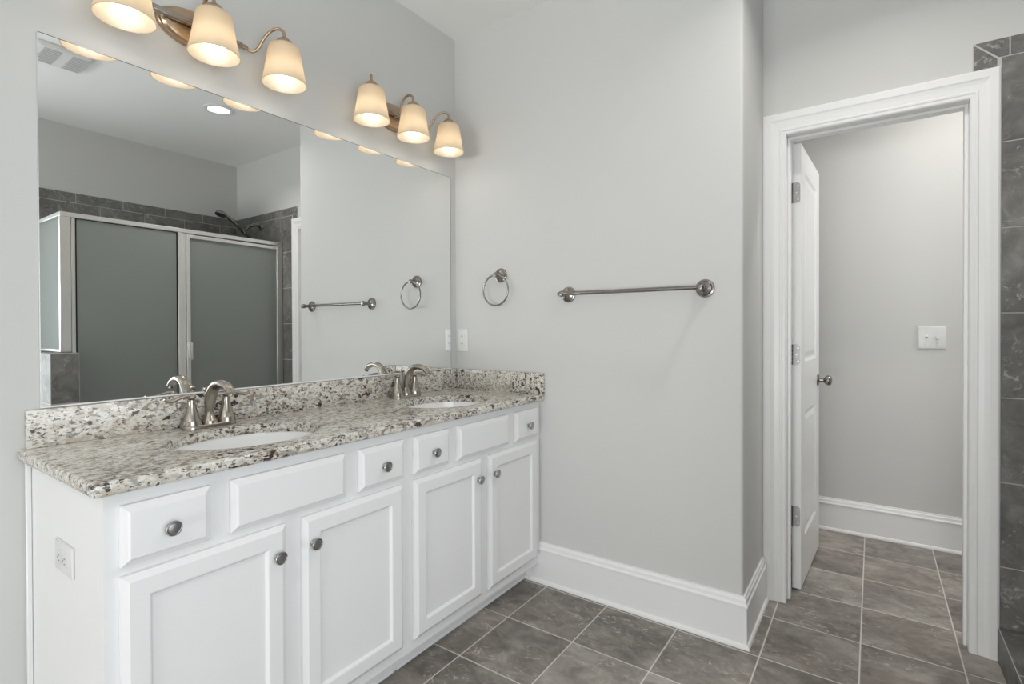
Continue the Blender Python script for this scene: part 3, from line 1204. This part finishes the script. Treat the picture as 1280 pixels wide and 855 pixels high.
def outlet(name, label, origin, rot, horiz):
    """duplex receptacle plate; local x across, local z up, local -y out of the wall"""
    r = thing(name, label, 'outlet', origin, 0, 'electrical outlets')
    r.rotation_euler = rot
    bm = B()
    rings_rect(bm, lambda u, v, q: Vector((u, -q, v)), -.036, .036, -.0595, .0595, [(0, 0), (0, .003), (.003, .0055), (.005, .006)])
    bm.faces.new([bm.verts.new((u, 0, v)) for u, v in ((-.036, -.0595), (.036, -.0595), (.036, .0595), (-.036, .0595))])
    lathe(bm, [(.003, .006), (.0025, .007), (0, .0072)], 12, axis((0, 0, 0), (0, -1, 0)))
    link('cover_plate', bm, 'plastic', r)
    for s in (-1, 1):
        bm = B()
        prf = []
        for i in range(28):
            a = 2 * PI * i / 28
            prf.append((.017 * math.cos(a), max(-.0125, min(.0125, .017 * math.sin(a))) + s * .0195))
        lo = [bm.verts.new((u, -.0055, v)) for u, v in prf]
        hi = [bm.verts.new((u, -.0085, v)) for u, v in prf]
        for i in range(28):
            bm.faces.new((lo[i], lo[(i + 1) % 28], hi[(i + 1) % 28], hi[i]))
        bm.faces.new(hi)
        rc = link('receptacle', bm, 'plastic', r, False)
        bm = B()
        for u in (-.0062, .0062):
            box(bm, u - .0011, u + .0011, -.0090, -.0086, s * .0195 - .001, s * .0195 + .007)
        lathe(bm, [(.0024, 0), (.0024, .0004)], 10, axis((0, -.0086, s * .0195 - .0065), (0, -1, 0)))
        link('slots', bm, 'slot', rc, False)
    return r


outlet('outlet', 'white upright wall outlet above the side splash, by the mirror edge', (.0485, -.0006, 1.1445), (0, 0, 0), False)
outlet('outlet', 'white sideways outlet on the end panel of the vanity', (.285, YV - .0006, .672), (0, PI / 2, 0), True)

sw = thing('light_switch', 'white double toggle switch plate on the wall beyond the doorway', 'light switch', (2.092, YB - .0006, 1.149))
bm = B()
rings_rect(bm, lambda u, v, q: Vector((u, -q, v)), -.060, .060, -.0625, .0625, [(0, 0), (0, .003), (.003, .0058), (.005, .0064)])
bm.faces.new([bm.verts.new((u, 0, v)) for u, v in ((-.06, -.0625), (.06, -.0625), (.06, .0625), (-.06, .0625))])
for u in (-.023, .023):
    for v in (-.03, .03):
        lathe(bm, [(.003, .0064), (.0025, .0074), (0, .0076)], 12, axis((u, 0, v), (0, -1, 0)))
link('cover_plate', bm, 'plastic', sw)
for u, t in ((-.023, -1), (.023, 1)):
    bm = box(B(), u - .0052, u + .0052, -.0072, -.0058, -.0125, .0125, 0)
    mm = Matrix.Translation((u, -.0066, 0)) @ Matrix.Rotation(math.radians(28 * t), 4, 'X')
    n0 = len(bm.verts)
    box(bm, -.0045, .0045, -.018, .0, -.0048, .0048, .001, 1)
    bm.verts.ensure_lookup_table()
    for v in bm.verts[n0:]:
        v.co = mm @ v.co
    link('toggle', bm, 'plastic', sw)

# ------------------------------------------------------------------ ceiling fittings


def downlight(x, y, label, power, grp='recessed ceiling lights'):
    r = thing('downlight', label, 'ceiling light', (x, y, HC - .0005), 0, grp)
    bm = B()
    lathe(bm, [(.066, -.0005), (.095, -.0005), (.095, -.004), (.088, -.007), (.072, -.007), (.066, -.003), (.066, -.0005)], 40, Matrix(), False, False)
    link('trim_ring', bm, 'trim', r)
    bm = B()
    lathe(bm, [(.0655, -.0008), (.0655, -.002), (.04, -.0042), (0, -.005)], 40)
    link('lens', bm, 'lens', r)
    ld = bpy.data.lights.new('downlight_beam', 'AREA')
    ld.shape = 'DISK'
    ld.size, ld.energy, ld.color = .13, power, (1, .96, .91)
    ld.spread = math.radians(140)
    lo = bpy.data.objects.new('downlight_beam', ld)
    C.objects.link(lo)
    lo.parent = r
    lo.location = (0, 0, -.012)
    return r


downlight(1.922, -.300, 'round lit recessed ceiling light reflected near the mirror top', CAN_P)
downlight(1.6, -3.1, 'round recessed ceiling light added behind the camera for fill', CAN_P)  # unseen lamp added to brighten the room
downlight(2.25, 1.02, 'round recessed ceiling light added inside the toilet room for fill', CAN_P)  # unseen lamp added to lift the toilet room walls and floor

fan = thing('exhaust_fan', 'square white ceiling exhaust fan reflected in the top left of the mirror', 'exhaust fan', (1.915, -1.165, HC - .0005))
bm = B()
rings = rings_rect(bm, lambda u, v, q: Vector((u, v, -q)), -.132, .132, -.132, .132, [(0, 0), (0, .010), (.010, .020), (.018, .022)])
es = [e for e in bm.edges if len(e.link_faces) == 2 and abs(abs(e.verts[0].co.x) - abs(e.verts[0].co.y)) < 1e-5 and abs(abs(e.verts[1].co.x) - abs(e.verts[1].co.y)) < 1e-5 and e.verts[0].co.z != e.verts[1].co.z]
bmesh.ops.bevel(bm, geom=es, offset=.02, segments=4, profile=.5, affect='EDGES')
link('cover', bm, 'trim', fan)
for a, b in ((-.085, -.008), (.034, .112)):
    bm = B()
    box(bm, -.108, .108, a, b, -.0232, -.0222, 0)
    gr = link('grille', bm, paint('grey_grille', (.58, .58, .59), .6, 0), fan, False)
    bm = B()
    for k in range(9):
        x = -.096 + k * .024
        box(bm, x - .004, x + .004, a + .004, b - .004, -.0268, -.0233, 0)
    link('louvres', bm, 'plastic', gr, False)
